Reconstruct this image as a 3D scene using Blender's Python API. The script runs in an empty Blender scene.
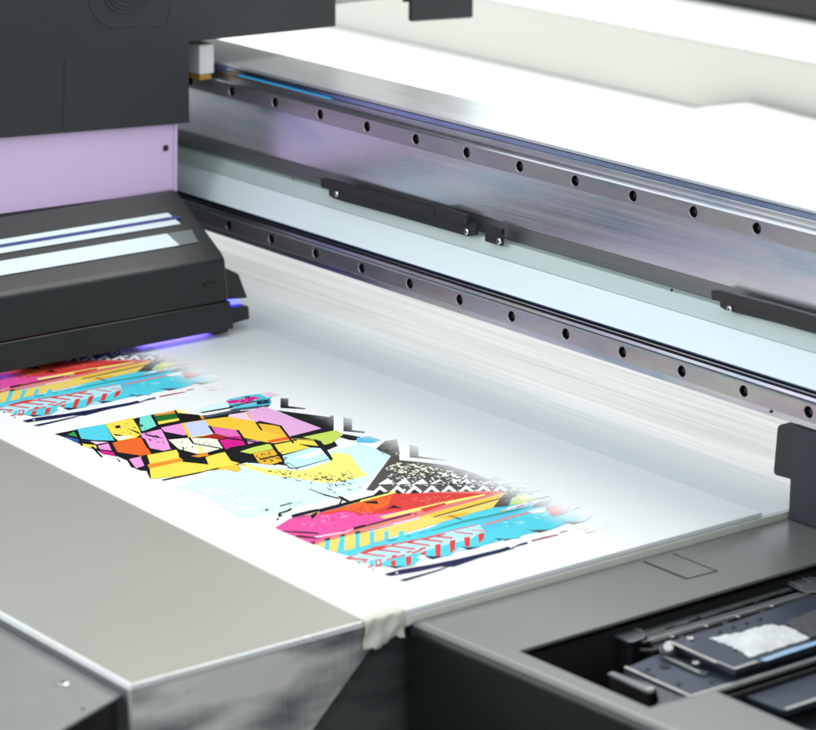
import bpy, bmesh, math, random
from mathutils import Vector, Matrix
from mathutils.geometry import tessellate_polygon

SC = bpy.context.scene
COL = SC.collection
rnd = random.Random(11)

# ------------------------------------------------------------------ camera model (recovered from the 60 mm bolt pitch of the rails)
CAM = Vector((1.92023733, -1.33541105, 0.55283312))
RGT = Vector((0.61897599, 0.78537551, 0.00735114))
UPV = Vector((-0.22061038, 0.16487105, 0.96132648))
FWD = Vector((-0.75379028, 0.59665974, -0.27531321))
FPX, PW, PH = 2918.76, 816.0, 730.0

def _on(ax, val, px, py):
    d = FWD + RGT * ((px - PW / 2) / FPX) - UPV * ((py - PH / 2) / FPX)
    return CAM + d * ((val - CAM[ax]) / d[ax])
def at_x(px, py, x): return _on(0, x, px, py)
def at_y(px, py, y): return _on(1, y, px, py)
def at_z(px, py, z): return _on(2, z, px, py)

# ------------------------------------------------------------------ materials
def srgb(c):
    return tuple(((v / 255) / 12.92 if v / 255 <= .04045 else ((v / 255 + .055) / 1.055) ** 2.4) for v in c) + (1,)

def mat(name, col, rough=.5, metal=0.0, var=.12, scale=60, bump=0.0, bscale=600, stretch=None, rvar=.12, emit=None, spec=.5, coat=0):
    """Procedural surface: base colour with slow noise variation, uneven gloss and a fine bump. stretch = axis scaling for brushed metal."""
    m = bpy.data.materials.new(name); m.use_nodes = True
    nt = m.node_tree; N = nt.nodes; L = nt.links
    b = N['Principled BSDF']
    c = col if len(col) == 4 else tuple(col) + (1,)
    tc = N.new('ShaderNodeTexCoord'); mp = N.new('ShaderNodeMapping')
    L.new(tc.outputs['Object'], mp.inputs['Vector'])
    if stretch: mp.inputs['Scale'].default_value = stretch
    n = N.new('ShaderNodeTexNoise'); n.inputs['Scale'].default_value = scale; n.inputs['Detail'].default_value = 6; n.inputs['Roughness'].default_value = .6
    L.new(mp.outputs[0], n.inputs['Vector'])
    mx = N.new('ShaderNodeMix'); mx.data_type = 'RGBA'
    mx.inputs[6].default_value = tuple(v * (1 - var) for v in c[:3]) + (1,)
    mx.inputs[7].default_value = tuple(min(1, v * (1 + var)) for v in c[:3]) + (1,)
    L.new(n.outputs['Fac'], mx.inputs[0]); L.new(mx.outputs[2], b.inputs['Base Color'])
    mr = N.new('ShaderNodeMapRange'); mr.inputs[3].default_value = max(.02, rough - rvar); mr.inputs[4].default_value = min(1, rough + rvar)
    L.new(n.outputs['Fac'], mr.inputs[0]); L.new(mr.outputs[0], b.inputs['Roughness'])
    b.inputs['Metallic'].default_value = metal
    b.inputs['Specular IOR Level'].default_value = spec
    b.inputs['Coat Weight'].default_value = coat
    if bump:
        n2 = N.new('ShaderNodeTexNoise'); n2.inputs['Scale'].default_value = bscale; n2.inputs['Detail'].default_value = 4
        L.new(mp.outputs[0], n2.inputs['Vector'])
        bp = N.new('ShaderNodeBump'); bp.inputs['Strength'].default_value = bump; bp.inputs['Distance'].default_value = .001
        L.new(n2.outputs['Fac'], bp.inputs['Height']); L.new(bp.outputs[0], b.inputs['Normal'])
    if emit:
        b.inputs['Emission Color'].default_value = emit[0]; b.inputs['Emission Strength'].default_value = emit[1]
    return m

BX = (1, 40, 40)     # streaks that run along x
BY = (40, 1, 40)     # streaks that run along y
M = {}
M['alu']     = mat('brushed_aluminium', (.72, .73, .75), .30, 1, .10, 12, .12, 40, BX, .08)
M['web']     = mat('extruded_aluminium', (.83, .84, .87), .23, .88, .13, 9, .02, 30, (.35, 90, 90), .07)
M['alutop']  = mat('milled_aluminium', (.88, .88, .86), .33, .82, .07, 9, .04, 30, BX, .10)
M['rail']    = mat('ground_rail_steel', (.52, .50, .52), .30, .9, .12, 40, .05, 300, (1, 6, 6), .08)
M['bluemet'] = mat('blue_tinted_lip', (.50, .60, .80), .22, 1, .15, 10, .06, 40, BX, .08)  # bluish reflection on the upper lip put into its tint
M['railtop'] = mat('polished_rail_edge', (.80, .80, .81), .18, 1, .05, 10, 0, 1, BX, .05)
M['groove']  = mat('dark_anodised', (.25, .25, .26), .34, .7, .18, 10, .05, 200, BX, .1)  # shade of the beam groove put into a darker metal tone
M['flange']  = mat('grey_green_flange', (.52, .60, .585), .38, 0, .08, 10, .04, 200, BX, .08)
M['strip']   = mat('white_cover_strip', (.80, .88, .90), .32, 0, .05, 10, .03, 100, BX, .1)
M['blue']    = mat('blue_seal', (.09, .14, .30), .30, .3, .25, 10, 0, 1, BX, .1)
M['black']   = mat('black_plastic', (.016, .016, .018), .42, 0, .25, 60, .08, 900)
M['hole']    = mat('dark_bore', (.012, .012, .013), .5, .2)
M['screw']   = mat('zinc_screw', (.66, .66, .64), .28, 1, .1, 200)
M['carriage']= mat('charcoal_powder_coat', (.028, .028, .031), .55, 0, .10, 25, .25, 2200, None, .06)
M['crease']  = mat('charcoal_relief', (.026, .026, .029), .6, 0, .1)
M['pink']    = mat('lavender_panel', (.77, .57, .84), .45, 0, .05, 14, .04, 800)
M['lamp']    = mat('dark_lamp_housing', (.013, .015, .0155), .36, 0, .16, 25, .12, 1200, None, .08)
M['lampwin'] = mat('pale_lamp_window', (.80, .90, .92), .12, 0, .05, 20, 0, 1, BY)  # white tube-light reflections painted as pale strips
M['lampblue']= mat('navy_lamp_gap', (.02, .035, .22), .3, 0, .1)  # dark blue line within the painted reflection
M['table']   = mat('warm_grey_table_coat', (.385, .372, .325), .42, .25, .05, 5, .04, 1800, None, .05)
M['tedge']   = mat('bright_table_edge', (.84, .84, .82), .3, .15, .05, 30)  # bevel highlight painted in as a near-white rim
M['bed']     = mat('pale_bed', (.76, .79, .80), .34, 0, .035, 8, .02, 60, BX, .08)
M['media']   = mat('white_board', (.86, .865, .86), .42, 0, .012, 30, .02, 500, None, .05)
M['tape']    = mat('masking_tape', (.62, .62, .52), .65, 0, .08, 90, .3, 500)
M['deck']    = mat('dark_grey_deck', (.165, .163, .156), .29, 0, .03, 6, .03, 2600, None, .03, None, .8)
M['lip']     = mat('console_front', (.007, .0088, .0085), .30, 0, .10, 20, .08, 1500, None, .06)  # deep shade of the front panel put into a near-black colour
M['pit']     = mat('pit_black', (.006, .006, .007), .7)
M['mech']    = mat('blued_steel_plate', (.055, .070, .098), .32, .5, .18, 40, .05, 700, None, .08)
M['mechlit'] = mat('bare_steel_edge', (.62, .61, .57), .34, .8, .12, 90)  # edge highlights painted as a paler steel; small screws share it
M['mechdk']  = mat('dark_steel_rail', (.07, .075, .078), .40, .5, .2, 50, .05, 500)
M['barlit']  = mat('worn_steel_bar', (.17, .185, .19), .36, .4, .22, 60, .05, 500)  # lit bar tops painted lighter; black blocks below stand for shaded sides
M['foam']    = mat('white_foam_pad', (.66, .66, .67), .6, 0, .55, 70, 1.0, 260)  # smeared white reflection painted in as its own patch
M['foamdk']  = mat('inky_foam_pad', (.07, .067, .075), .8, 0, .98, 420, 1, 300)
M['rear']    = mat('cream_panel', (.655, .645, .585), .55, 0, .04, 6)
M['white']   = mat('white_rear_bed', (.90, .90, .88), .5, 0, .02, 6)
M['cover']   = mat('grey_cover_sheet', (.25, .255, .245), .40, .1, .08, 30, .06, 900, None, .08)
M['clear']   = mat('greenish_acrylic_edge', (.50, .58, .56), .2, 0, .05)

def reflect_tint(m, amt, scale=(5, 30, 30)):
    """Faint blue, mauve and straw temper colours in bare metal."""
    nt = m.node_tree; N, L = nt.nodes, nt.links; b = N['Principled BSDF']; src = b.inputs['Base Color'].links[0].from_socket
    tc = N.new('ShaderNodeTexCoord'); mp = N.new('ShaderNodeMapping'); mp.inputs['Scale'].default_value = scale; L.new(tc.outputs['Object'], mp.inputs[0])
    n = N.new('ShaderNodeTexNoise'); n.inputs['Scale'].default_value = 1.6; n.inputs['Detail'].default_value = 3; L.new(mp.outputs[0], n.inputs['Vector'])
    r = N.new('ShaderNodeValToRGB'); e = r.color_ramp.elements
    e[0].position = .30; e[0].color = (.34, .46, .72, 1); e[1].position = .72; e[1].color = (.92, .86, .74, 1)
    for p, c in ((.42, (.66, .72, .86, 1)), (.50, (.80, .66, .82, 1)), (.60, (.88, .88, .90, 1))): q = e.new(p); q.color = c
    L.new(n.outputs['Fac'], r.inputs[0])
    mx = N.new('ShaderNodeMix'); mx.data_type = 'RGBA'; mx.blend_type = 'MULTIPLY'; mx.inputs[0].default_value = amt
    L.new(src, mx.inputs[6]); L.new(r.outputs[0], mx.inputs[7]); L.new(mx.outputs[2], b.inputs['Base Color'])
reflect_tint(M['web'], .5); reflect_tint(M['rail'], .5, (9, 30, 30)); reflect_tint(M['alu'], .7, (6, 60, 60)); reflect_tint(M['alutop'], .2, (4, 20, 20)); reflect_tint(M['bluemet'], .5)  # coloured reflections painted into the base colours of the beam metals
# table side: brushed steel with dark reflection bands painted into the colour
def side_mat(name, lo, hi):
    m = mat(name, (.5, .5, .5), .40, .45, .1, 14, .15, 60, (1, 2, 60), .1)
    nt = m.node_tree; N, L = nt.nodes, nt.links; b = N['Principled BSDF']
    tc = N.new('ShaderNodeTexCoord'); mp = N.new('ShaderNodeMapping'); mp.inputs['Scale'].default_value = (1, 11, 34)
    mp.inputs['Rotation'].default_value = (.05, 0, 0)
    L.new(tc.outputs['Object'], mp.inputs['Vector'])
    n = N.new('ShaderNodeTexNoise'); n.inputs['Scale'].default_value = 1; n.inputs['Detail'].default_value = 3
    L.new(mp.outputs[0], n.inputs['Vector'])
    mp2 = N.new('ShaderNodeMapping'); mp2.inputs['Scale'].default_value = (1, 1400, 8); L.new(tc.outputs['Object'], mp2.inputs['Vector'])
    n2 = N.new('ShaderNodeTexNoise'); n2.inputs['Scale'].default_value = 1; n2.inputs['Detail'].default_value = 3
    L.new(mp2.outputs[0], n2.inputs['Vector'])
    ad = N.new('ShaderNodeMath'); ad.operation = 'MULTIPLY_ADD'; ad.inputs[1].default_value = .11
    L.new(n2.outputs['Fac'], ad.inputs[0]); L.new(n.outputs['Fac'], ad.inputs[2])
    r = N.new('ShaderNodeValToRGB'); r.color_ramp.elements[0].position = .38; r.color_ramp.elements[1].position = .66
    r.color_ramp.elements[0].color = lo; r.color_ramp.elements[1].color = hi
    L.new(ad.outputs[0], r.inputs[0]); L.new(r.outputs[0], b.inputs['Base Color'])
    return m
M['side'] = side_mat('drawn_steel_side', (.19, .19, .205, 1), (1.0, .94, .89, 1))
M['gusset'] = side_mat('dark_steel_gusset', (.03, .033, .036, 1), (.11, .115, .115, 1))

# bed plate, pale in front and streaked towards the back: fine beige and grey lines along x
def streak_mat():
    m = mat('streaked_bed', (.6, .6, .58), .4, 0, .1, 8, 0, 1, BX)
    nt = m.node_tree; N, L = nt.nodes, nt.links; b = N['Principled BSDF']
    tc = N.new('ShaderNodeTexCoord'); mp = N.new('ShaderNodeMapping'); mp.inputs['Scale'].default_value = (3, 170, 1)
    L.new(tc.outputs['Object'], mp.inputs['Vector'])
    n = N.new('ShaderNodeTexNoise'); n.inputs['Scale'].default_value = 1; n.inputs['Detail'].default_value = 4; n.inputs['Roughness'].default_value = .6
    L.new(mp.outputs[0], n.inputs['Vector'])
    r = N.new('ShaderNodeValToRGB'); e = r.color_ramp.elements
    e[0].position = .34; e[0].color = (.44, .425, .40, 1); e[1].position = .66; e[1].color = (.62, .625, .625, 1)
    L.new(n.outputs['Fac'], r.inputs[0])
    sx = N.new('ShaderNodeSeparateXYZ'); L.new(tc.outputs['Object'], sx.inputs[0]); mr = N.new('ShaderNodeMapRange'); mr.interpolation_type = 'SMOOTHSTEP'; mr.inputs[1].default_value = -.03; mr.inputs[2].default_value = .10; L.new(sx.outputs['Y'], mr.inputs[0])
    mx = N.new('ShaderNodeMix'); mx.data_type = 'RGBA'; mx.inputs[6].default_value = (.80, .84, .855, 1); L.new(mr.outputs[0], mx.inputs[0]); L.new(r.outputs[0], mx.inputs[7]); L.new(mx.outputs[2], b.inputs['Base Color'])
    return m
M['streak'] = streak_mat()

# ------------------------------------------------------------------ mesh helpers
def new_bm(): return bmesh.new()
def obj(name, bm, m, parent=None, bevel=0, seg=2, smooth=False):
    bmesh.ops.recalc_face_normals(bm, faces=bm.faces[:])
    me = bpy.data.meshes.new(name); bm.to_mesh(me); bm.free()
    if m is not None: me.materials.append(m)
    o = bpy.data.objects.new(name, me); COL.objects.link(o)
    if parent is not None:
        o.parent = parent; o.matrix_parent_inverse = Matrix.Translation(parent.location).inverted()
    if smooth:
        for p in me.polygons: p.use_smooth = True
    if bevel:
        md = o.modifiers.new('edge', 'BEVEL'); md.width = bevel; md.segments = seg; md.limit_method = 'ANGLE'; md.angle_limit = .6
    return o
def box(bm, x0, x1, y0, y1, z0, z1):
    v = [bm.verts.new(p) for p in ((x0,y0,z0),(x1,y0,z0),(x1,y1,z0),(x0,y1,z0),(x0,y0,z1),(x1,y0,z1),(x1,y1,z1),(x0,y1,z1))]
    for f in ((0,3,2,1),(4,5,6,7),(0,1,5,4),(1,2,6,5),(2,3,7,6),(3,0,4,7)): bm.faces.new([v[i] for i in f])
def prism(bm, pts, off):
    """Solid between an outline and the same outline moved by off."""
    off = Vector(off); a = [bm.verts.new(p) for p in pts]; b = [bm.verts.new(Vector(p) + off) for p in pts]
    n = len(pts)
    for tri in tessellate_polygon([[Vector(p) * 1000 for p in pts]]):
        try: bm.faces.new([a[i] for i in tri]); bm.faces.new([b[i] for i in tri])
        except ValueError: pass
    for i in range(n): bm.faces.new((a[i], a[(i+1) % n], b[(i+1) % n], b[i]))
    bmesh.ops.dissolve_limit(bm, angle_limit=.002, verts=bm.verts[:], edges=bm.edges[:])
def holed(bm, outer, holes, off):
    off = Vector(off); loops = [outer] + holes; flat = [Vector(p) for l in loops for p in l]
    a = [bm.verts.new(p) for p in flat]; b = [bm.verts.new(p + off) for p in flat]
    for tri in tessellate_polygon([[Vector(p) * 1000 for p in l] for l in loops]):
        bm.faces.new([a[i] for i in tri]); bm.faces.new([b[i] for i in tri])
    k = 0
    for l in loops:
        n = len(l)
        for i in range(n): bm.faces.new((a[k+i], a[k+(i+1) % n], b[k+(i+1) % n], b[k+i]))
        k += n
def cyl(bm, c, axis, r, h, n=24, r2=None):
    c = Vector(c); ax = Vector(axis).normalized(); q = ax.to_track_quat('Z', 'Y')
    r2 = r if r2 is None else r2
    a = [bm.verts.new(c + q @ Vector((r*math.cos(2*math.pi*i/n), r*math.sin(2*math.pi*i/n), 0))) for i in range(n)]
    b = [bm.verts.new(c + ax*h + q @ Vector((r2*math.cos(2*math.pi*i/n), r2*math.sin(2*math.pi*i/n), 0))) for i in range(n)]
    bm.faces.new(a); bm.faces.new(b)
    for i in range(n): bm.faces.new((a[i], a[(i+1) % n], b[(i+1) % n], b[i]))
def tube(bm, pts, r, n=8):
    pts = [Vector(p) for p in pts]; rings = []
    for i, p in enumerate(pts):
        t = (pts[min(i+1, len(pts)-1)] - pts[max(i-1, 0)]).normalized(); q = t.to_track_quat('Z', 'Y')
        rings.append([bm.verts.new(p + q @ Vector((r*math.cos(2*math.pi*k/n), r*math.sin(2*math.pi*k/n), 0))) for k in range(n)])
    for a, b in zip(rings, rings[1:]):
        for k in range(n): bm.faces.new((a[k], a[(k+1) % n], b[(k+1) % n], b[k]))
    bm.faces.new(rings[0]); bm.faces.new(rings[-1])
def pan_screw(name, c, axis, r, parent, m='screw', h=None):
    """Domed screw head with a drive recess."""
    bm = new_bm(); h = h or r * .6; ax = Vector(axis).normalized()
    cyl(bm, c, axis, r, h * .6, 20); cyl(bm, Vector(c) + ax * (h * .6 + .00005), axis, r * .98, h * .4, 20, r * .62)
    o = obj(name, bm, M[m], parent)
    b2 = new_bm(); cyl(b2, Vector(c) + ax * (h + .00008), axis, r * .34, .0002, 6)
    obj('drive_recess', b2, M['hole'], o)
    return o

def thing(name, label, cat, loc=(0, 0, 0), group=None):
    o = bpy.data.objects.new(name, None); COL.objects.link(o); o.empty_display_size = .02
    o.location = loc; o['label'] = label; o['category'] = cat
    if group: o['group'] = group
    bpy.context.view_layer.update()
    return o
def tag(o, label=None, cat=None, group=None, kind=None):
    if label: o['label'] = label
    if cat: o['category'] = cat
    if group: o['group'] = group
    if kind: o['kind'] = kind
    return o

# ================================================================== the setting: floor and the bed surface
bm = new_bm(); box(bm, -8, 8, -8, 8, -1.02, -1.0)
tag(obj('floor', bm, mat('grey_floor', (.35, .35, .34), .5, 0, .1, 3)), kind='structure')
ZB = -.070          # top of the printed board
ZBED = -.0735       # top of the bed under it

# ================================================================== flatbed table
tbl = thing('flatbed_table', 'printer table with warm grey top, bright metal rim and pale bed reaching under the gantry', 'printer table', (0, -.3, -1.0))
XE = .632
bm = new_bm(); prism(bm, [(-1.6, -.448, -.0715), (XE-.0022, -.5095, -.0715), (XE-.0022, -.3476, -.0715), (-1.6, -.2885, -.0715)], (0, 0, -.02))
# straightened: the table runs along x
bm.free(); bm = new_bm(); prism(bm, [(-1.6, -.5095, -.0705), (XE-.0022, -.5095, -.0705), (XE-.0022, -.3467, -.0705), (.19, -.3349, -.0705), (-1.2, -.3053, -.0705), (-1.6, -.2968, -.0705)], (0, 0, -.002))
obj('cover_plate', bm, M['table'], tbl)
bm = new_bm(); box(bm, -1.6, XE, -.5122, -.5096, -.0745, -.0704); box(bm, XE-.0021, XE, -.5095, -.3470, -.0745, -.0704)
obj('edge_trim', bm, M['tedge'], tbl, .0006)
bm = new_bm(); box(bm, -1.6, XE-.0035, -.5118, -.5092, -.24, -.0747)
obj('front_rail', bm, M['groove'], tbl)
# side plate with its slanting end, and the dark gusset behind
sp = [at_x(130, 690, XE), at_x(372, 628, XE), at_x(372, 652, XE), at_x(316, 730, XE)]
sp = [Vector((XE, -.5118, -.0751)), Vector((XE, -.3445, -.0751)), Vector((XE, -.3445, -.0905)), Vector((XE, -.3853, -.1296)), Vector((XE, -.446, -.19)), Vector((XE, -.446, -.60)), Vector((XE, -.5118, -.60))]
bm = new_bm(); prism(bm, sp, (-.003, 0, 0)); obj('side_plate', bm, M['side'], tbl)
bm = new_bm(); box(bm, XE-.010, XE-.0045, -.50, -.3, -.6, -.080); obj('gusset_plate', bm, M['gusset'], tbl)
bm = new_bm(); prism(bm, [(-1.6, -.509, ZBED), (XE-.0036, -.509, ZBED), (XE-.0036, -.3440, ZBED), (XE, -.3440, ZBED), (XE, .33, ZBED), (-1.6, .33, ZBED)], (0, 0, -.008)); obj('bed_plate', bm, M['streak'], tbl, .0008)
bm = new_bm(); box(bm, -1.9, 1.6, .3304, .93, -.0815, ZBED); obj('rear_bed', bm, M['white'], tbl)

bm = new_bm(); box(bm, XE + .0002, XE + .0016, -.3170, .046, -.0790, ZBED - .0006); obj('edge_strip', bm, mat('cream_edge', (.74, .72, .64), .5), tbl)

# ================================================================== white board with its print
med = thing('printed_board', 'glossy white board on the bed printed with two colourful graphic panels', 'print sheet', (.0, -.18, ZB))
bm = new_bm()
prism(bm, [(-1.2, -.292, ZB), (XE + .0006, -.3462, ZB), (XE + .0006, -.0168, ZB), (-1.2, -.0168, ZB)], (0, 0, -.0032))
bm.free(); bm = new_bm()
prism(bm, [(-1.2, -.305, ZB), (.19, -.3346, ZB), (XE + .0006, -.3464, ZB), (XE + .0006, -.0168, ZB), (-1.2, -.0168, ZB)], (0, 0, -.0032))
obj('board', bm, M['media'], med, .0006)

# --- ink
INK = dict(
 black=(14, 14, 17), navy=(20, 28, 74), white=(240, 242, 242), cyan=(86, 212, 232), cyan2=(70, 205, 222), aqua=(122, 226, 208),
 paleblue=(208, 236, 240), lblue=(190, 232, 244), sky=(96, 196, 232), green=(40, 160, 70), dkgreen=(18, 108, 42), lime=(206, 226, 96),
 yellow=(250, 226, 84), lyellow=(252, 232, 120), gold=(250, 204, 60), gold2=(246, 188, 60), ochre=(240, 186, 50), cream=(248, 244, 214),
 orange=(240, 104, 36), orange2=(240, 146, 44), pink=(244, 158, 222), palepink=(250, 212, 236), lpink=(240, 178, 226), pinkm=(236, 110, 190),
 magenta=(222, 18, 140), hot=(238, 84, 160), red=(226, 62, 54), dkred=(168, 30, 34), redpale=(236, 130, 124), lavender=(206, 212, 244),
 slate=(70, 84, 100), teal=(46, 160, 160), blue=(34, 98, 172), dkgrey=(84, 80, 76), grey=(176, 220, 232), ystripe=(250, 218, 110))
def ink_mat(k, c):
    m = bpy.data.materials.new('ink_' + k); m.use_nodes = True; nt = m.node_tree; N, L = nt.nodes, nt.links
    b = N['Principled BSDF']; b.inputs['Roughness'].default_value = .5; b.inputs['Specular IOR Level'].default_value = .06
    g = N.new('ShaderNodeTexCoord'); sx = N.new('ShaderNodeSeparateXYZ'); L.new(g.outputs['Object'], sx.inputs[0])
    # the last passes are still missing along one side: ink density falls off there, with streaks along the print direction
    mp = N.new('ShaderNodeMapping'); mp.inputs['Scale'].default_value = (260, 6, 1); L.new(g.outputs['Object'], mp.inputs[0])
    n = N.new('ShaderNodeTexNoise'); n.inputs['Scale'].default_value = 1; L.new(mp.outputs[0], n.inputs['Vector'])
    ma = N.new('ShaderNodeMath'); ma.operation = 'MULTIPLY_ADD'; ma.inputs[1].default_value = .010; L.new(n.outputs['Fac'], ma.inputs[0]); tl = N.new('ShaderNodeMath'); tl.operation = 'MULTIPLY_ADD'; tl.inputs[1].default_value = .07; L.new(sx.outputs['X'], tl.inputs[0]); L.new(sx.outputs['Y'], tl.inputs[2]); L.new(tl.outputs[0], ma.inputs[2])
    r = N.new('ShaderNodeMapRange'); r.interpolation_type = 'SMOOTHSTEP'; r.inputs[1].default_value = -.106; r.inputs[2].default_value = -.064; L.new(ma.outputs[0], r.inputs[0])
    n2 = N.new('ShaderNodeTexNoise'); n2.inputs['Scale'].default_value = 900; n2.inputs['Detail'].default_value = 3; L.new(g.outputs['Object'], n2.inputs['Vector'])
    cr = N.new('ShaderNodeMix'); cr.data_type = 'RGBA'; s = tuple(v * (1 if k == 'white' else .97 if k in ('paleblue', 'lblue', 'cream', 'grey', 'lyellow') else .84) for v in srgb(c)[:3])
    cr.inputs[6].default_value = tuple(v * .93 for v in s[:3]) + (1,); cr.inputs[7].default_value = tuple(min(.86, v * 1.06 + .006) for v in s[:3]) + (1,)
    L.new(n2.outputs['Fac'], cr.inputs[0])
    mx = N.new('ShaderNodeMix'); mx.data_type = 'RGBA'; L.new(r.outputs[0], mx.inputs[0]); L.new(cr.outputs[2], mx.inputs[6]); mx.inputs[7].default_value = (.86, .865, .86, 1)
    L.new(mx.outputs[2], b.inputs['Base Color'])
    return m
INKM = {k: ink_mat(k, c) for k, c in INK.items()}
POLY = []   # (ink, outline in photo pixels)
def tile(ox, oy, s):
    def f(k, *p): POLY.append((k, [(ox + x / s, oy + y / s) for x, y in p]))
    return f
px = tile(0, 0, 1); A = tile(50, 400, 8.16); B = tile(140, 385, 8.16); Cc = tile(230, 385, 8.16); D = tile(320, 395, 8.16)
Ee = tile(150, 440, 8.16); F = tile(240, 455, 8.16); G = tile(320, 455, 8.16); H = tile(265, 500, 8.16); I = tile(345, 500, 8.16)
J = tile(400, 430, 6.8); K = tile(430, 490, 8.16); Lz = tile(510, 480, 6.8)
def specks(quad, n, k, lx=(1, 3), ly=(.4, 1.1), ang=-.2):
    """Small ragged flecks strewn over a quad (photo pixels), elongated along the print direction."""
    a, b, c, d = quad
    for _ in range(n):
        u, v = rnd.random(), rnd.random()
        x = (a[0]*(1-u)+b[0]*u)*(1-v)+(d[0]*(1-u)+c[0]*u)*v; y = (a[1]*(1-u)+b[1]*u)*(1-v)+(d[1]*(1-u)+c[1]*u)*v
        w, h = rnd.uniform(*lx), rnd.uniform(*ly); t = ang + rnd.uniform(-.35, .45)
        p = []
        m = 6
        for q in range(m):
            r = rnd.uniform(.55, 1); ca, sa = math.cos(q*2*math.pi/m)*r*w/2, math.sin(q*2*math.pi/m)*r*h/2
            p.append((x + ca*math.cos(t) - sa*math.sin(t), y + ca*math.sin(t) + sa*math.cos(t)))
        POLY.append((k, p))
# ---- pale wash and yellow splash under everything
px('paleblue', (353,441),(391,455),(359,492),(330,499),(300,507),(262,517),(240,519),(222,505),(200,493),(176,487),(200,478),(226,466),(240,459),(262,465),(300,470),(330,452))
px('lyellow', (240,462),(262,468),(300,471),(330,462),(333,452),(350,455),(362,471),(369,475),(345,481),(326,483),(300,479),(270,475),(246,468))
# ---- dark patterned ground at the upper right
px('dkgrey', (376,449),(385,441),(397,439),(401,459),(421,462),(450,466),(474,473),(500,484),(530,492),(500,497),(450,497),(400,495),(366,490),(391,456))
specks([(385,445),(405,462),(462,470),(440,492)], 10, 'cream')
specks([(384,470),(396,462),(450,470),(470,484)], 120, 'cream', (2, 7), (.8, 1.8), -.1)
specks([(382,476),(400,470),(450,484),(400,492)], 60, 'white', (2, 6), (.7, 1.6), .1)
specks([(430,478),(446,470),(500,486),(470,496)], 60, 'white', (2, 6), (.8, 2), .2)
for i in range(9):       # row of pale triangles along the foot of it
    x = 372 + i * 17.2; y = 493 - i * .1
    px('white', (x-4, y+3), (x+8, y-7.5), (x+16, y-1.5), (x+13, y+2))
    px('black' if i < 3 else 'dkgrey', (x+1, y+2.5), (x+8, y-3.5), (x+15, y+1.5))
    px('white', (x+6, y-8.5), (x+16, y-15+i*.5), (x+22, y-9))
    if i > 2: px('black', (x+11, y-9), (x+17, y-12.5+i*.3), (x+21, y-9.3))
for i in range(26):
    x = rnd.uniform(440, 556); y = rnd.uniform(474 + (x-440)*.12, 488); w = rnd.uniform(4, 9)
    px('white' if i % 2 else 'black', (x, y), (x + w*.6, y - rnd.uniform(2, 4.5)), (x + w, y + rnd.uniform(-.5, .8)))
px('dkgrey', (498,497), (508,490), (518,496)); px('dkgrey', (455,498), (465,493), (476,497)); px('black', (486,481), (497,474), (508,480)); px('dkgrey', (520,492), (528,487), (540,491))
# ---- zigzag brackets
Cc('black', (370,205),(600,232),(816,255),(816,420),(590,440),(520,445),(470,420),(735,355))
D('black', (-5,150),(112,172),(112,305),(330,342),(290,372),(240,368),(80,320),(-5,330))
Cc('white', (328,110),(410,112),(410,190),(816,240),(816,262),(370,205),(328,190)); Cc('black', (412,108),(476,110),(476,172),(620,190),(610,198),(412,188))
D('white', (112,165),(190,170),(190,296),(370,312),(470,325),(440,338),(112,312)); D('black', (192,185),(262,195),(262,287),(372,298),(360,313),(192,297))
D('white', (648,380),(735,380),(735,505),(816,515),(816,545),(648,530)); J('dkgrey', (66,100),(126,118),(126,178),(330,207),(310,214),(66,186)); J('white', (0,190),(66,187),(352,216),(330,236),(0,206))
D('sky', (300,350),(400,338),(500,368),(440,392),(300,388)); D('white', (40,432),(270,375),(310,400),(150,445))
specks([(376,448),(384,443),(392,448),(384,455)], 14, 'black', (1.5, 4), (.6, 1.4), -.3)
# ---- black ground that shows between the facets as linework
px('black', (55,434),(76,430),(108,424),(132,419),(150,415),(176,411),(200,416),(232,412),(262,409),(300,424),(330,436),(338,446),(318,454),(300,467),(262,463),(250,462),(205,469),(172,476),(150,472),(147,470),(130,462),(114,455),(98,451),(84,446),(66,438))
FAC0 = len(POLY)
# ---- first facet group at the left end
A('black', (35,278),(210,243),(330,325),(255,348),(225,348),(150,312)); A('green', (145,285),(195,258),(222,302)); A('blue', (120,296),(230,322),(238,350),(150,318))
A('cyan', (215,240),(445,200),(520,330),(360,327),(240,312)); A('navy', (240,320),(345,326),(305,342),(255,346)); A('black', (200,246),(225,242),(275,370),(252,375))
A('palepink', (330,337),(470,345),(380,362)); A('yellow', (265,358),(372,370),(390,395),(290,385)); A('palepink', (300,392),(375,400),(380,410))
A('black', (372,372),(400,358),(492,350),(552,462),(430,442),(392,412)); A('pink', (390,376),(475,356),(500,412),(412,402)); A('magenta', (412,412),(515,427),(530,455),(432,440))
A('palepink', (470,460),(540,465),(552,492))
A('yellow', (455,198),(668,150),(712,215),(742,275),(700,308),(560,332),(520,300)); A('black', (525,215),(570,205),(577,225),(545,235)); A('black', (620,230),(720,260),(742,284),(700,266)); A('black', (520,278),(595,290),(585,298),(530,291))
A('white', (525,300),(600,292),(690,300),(560,330))
A('orange', (495,362),(560,337),(740,308),(822,442),(740,457),(540,427)); A('black', (478,352),(510,355),(556,440),(525,440)); A('black', (535,424),(742,455),(640,478),(556,462))
A('black', (622,482),(745,458),(812,582),(740,577),(660,547)); A('pink', (650,486),(735,466),(772,535),(702,556)); A('black', (545,475),(577,500),(565,507))
specks([(79,429),(104,426),(112,438),(92,438)], 16, 'slate', (.8, 2.2), (.4, 1)); specks([(112,424),(132,420),(140,434),(118,436)], 14, 'black', (.8, 2.4), (.4, 1))
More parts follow.
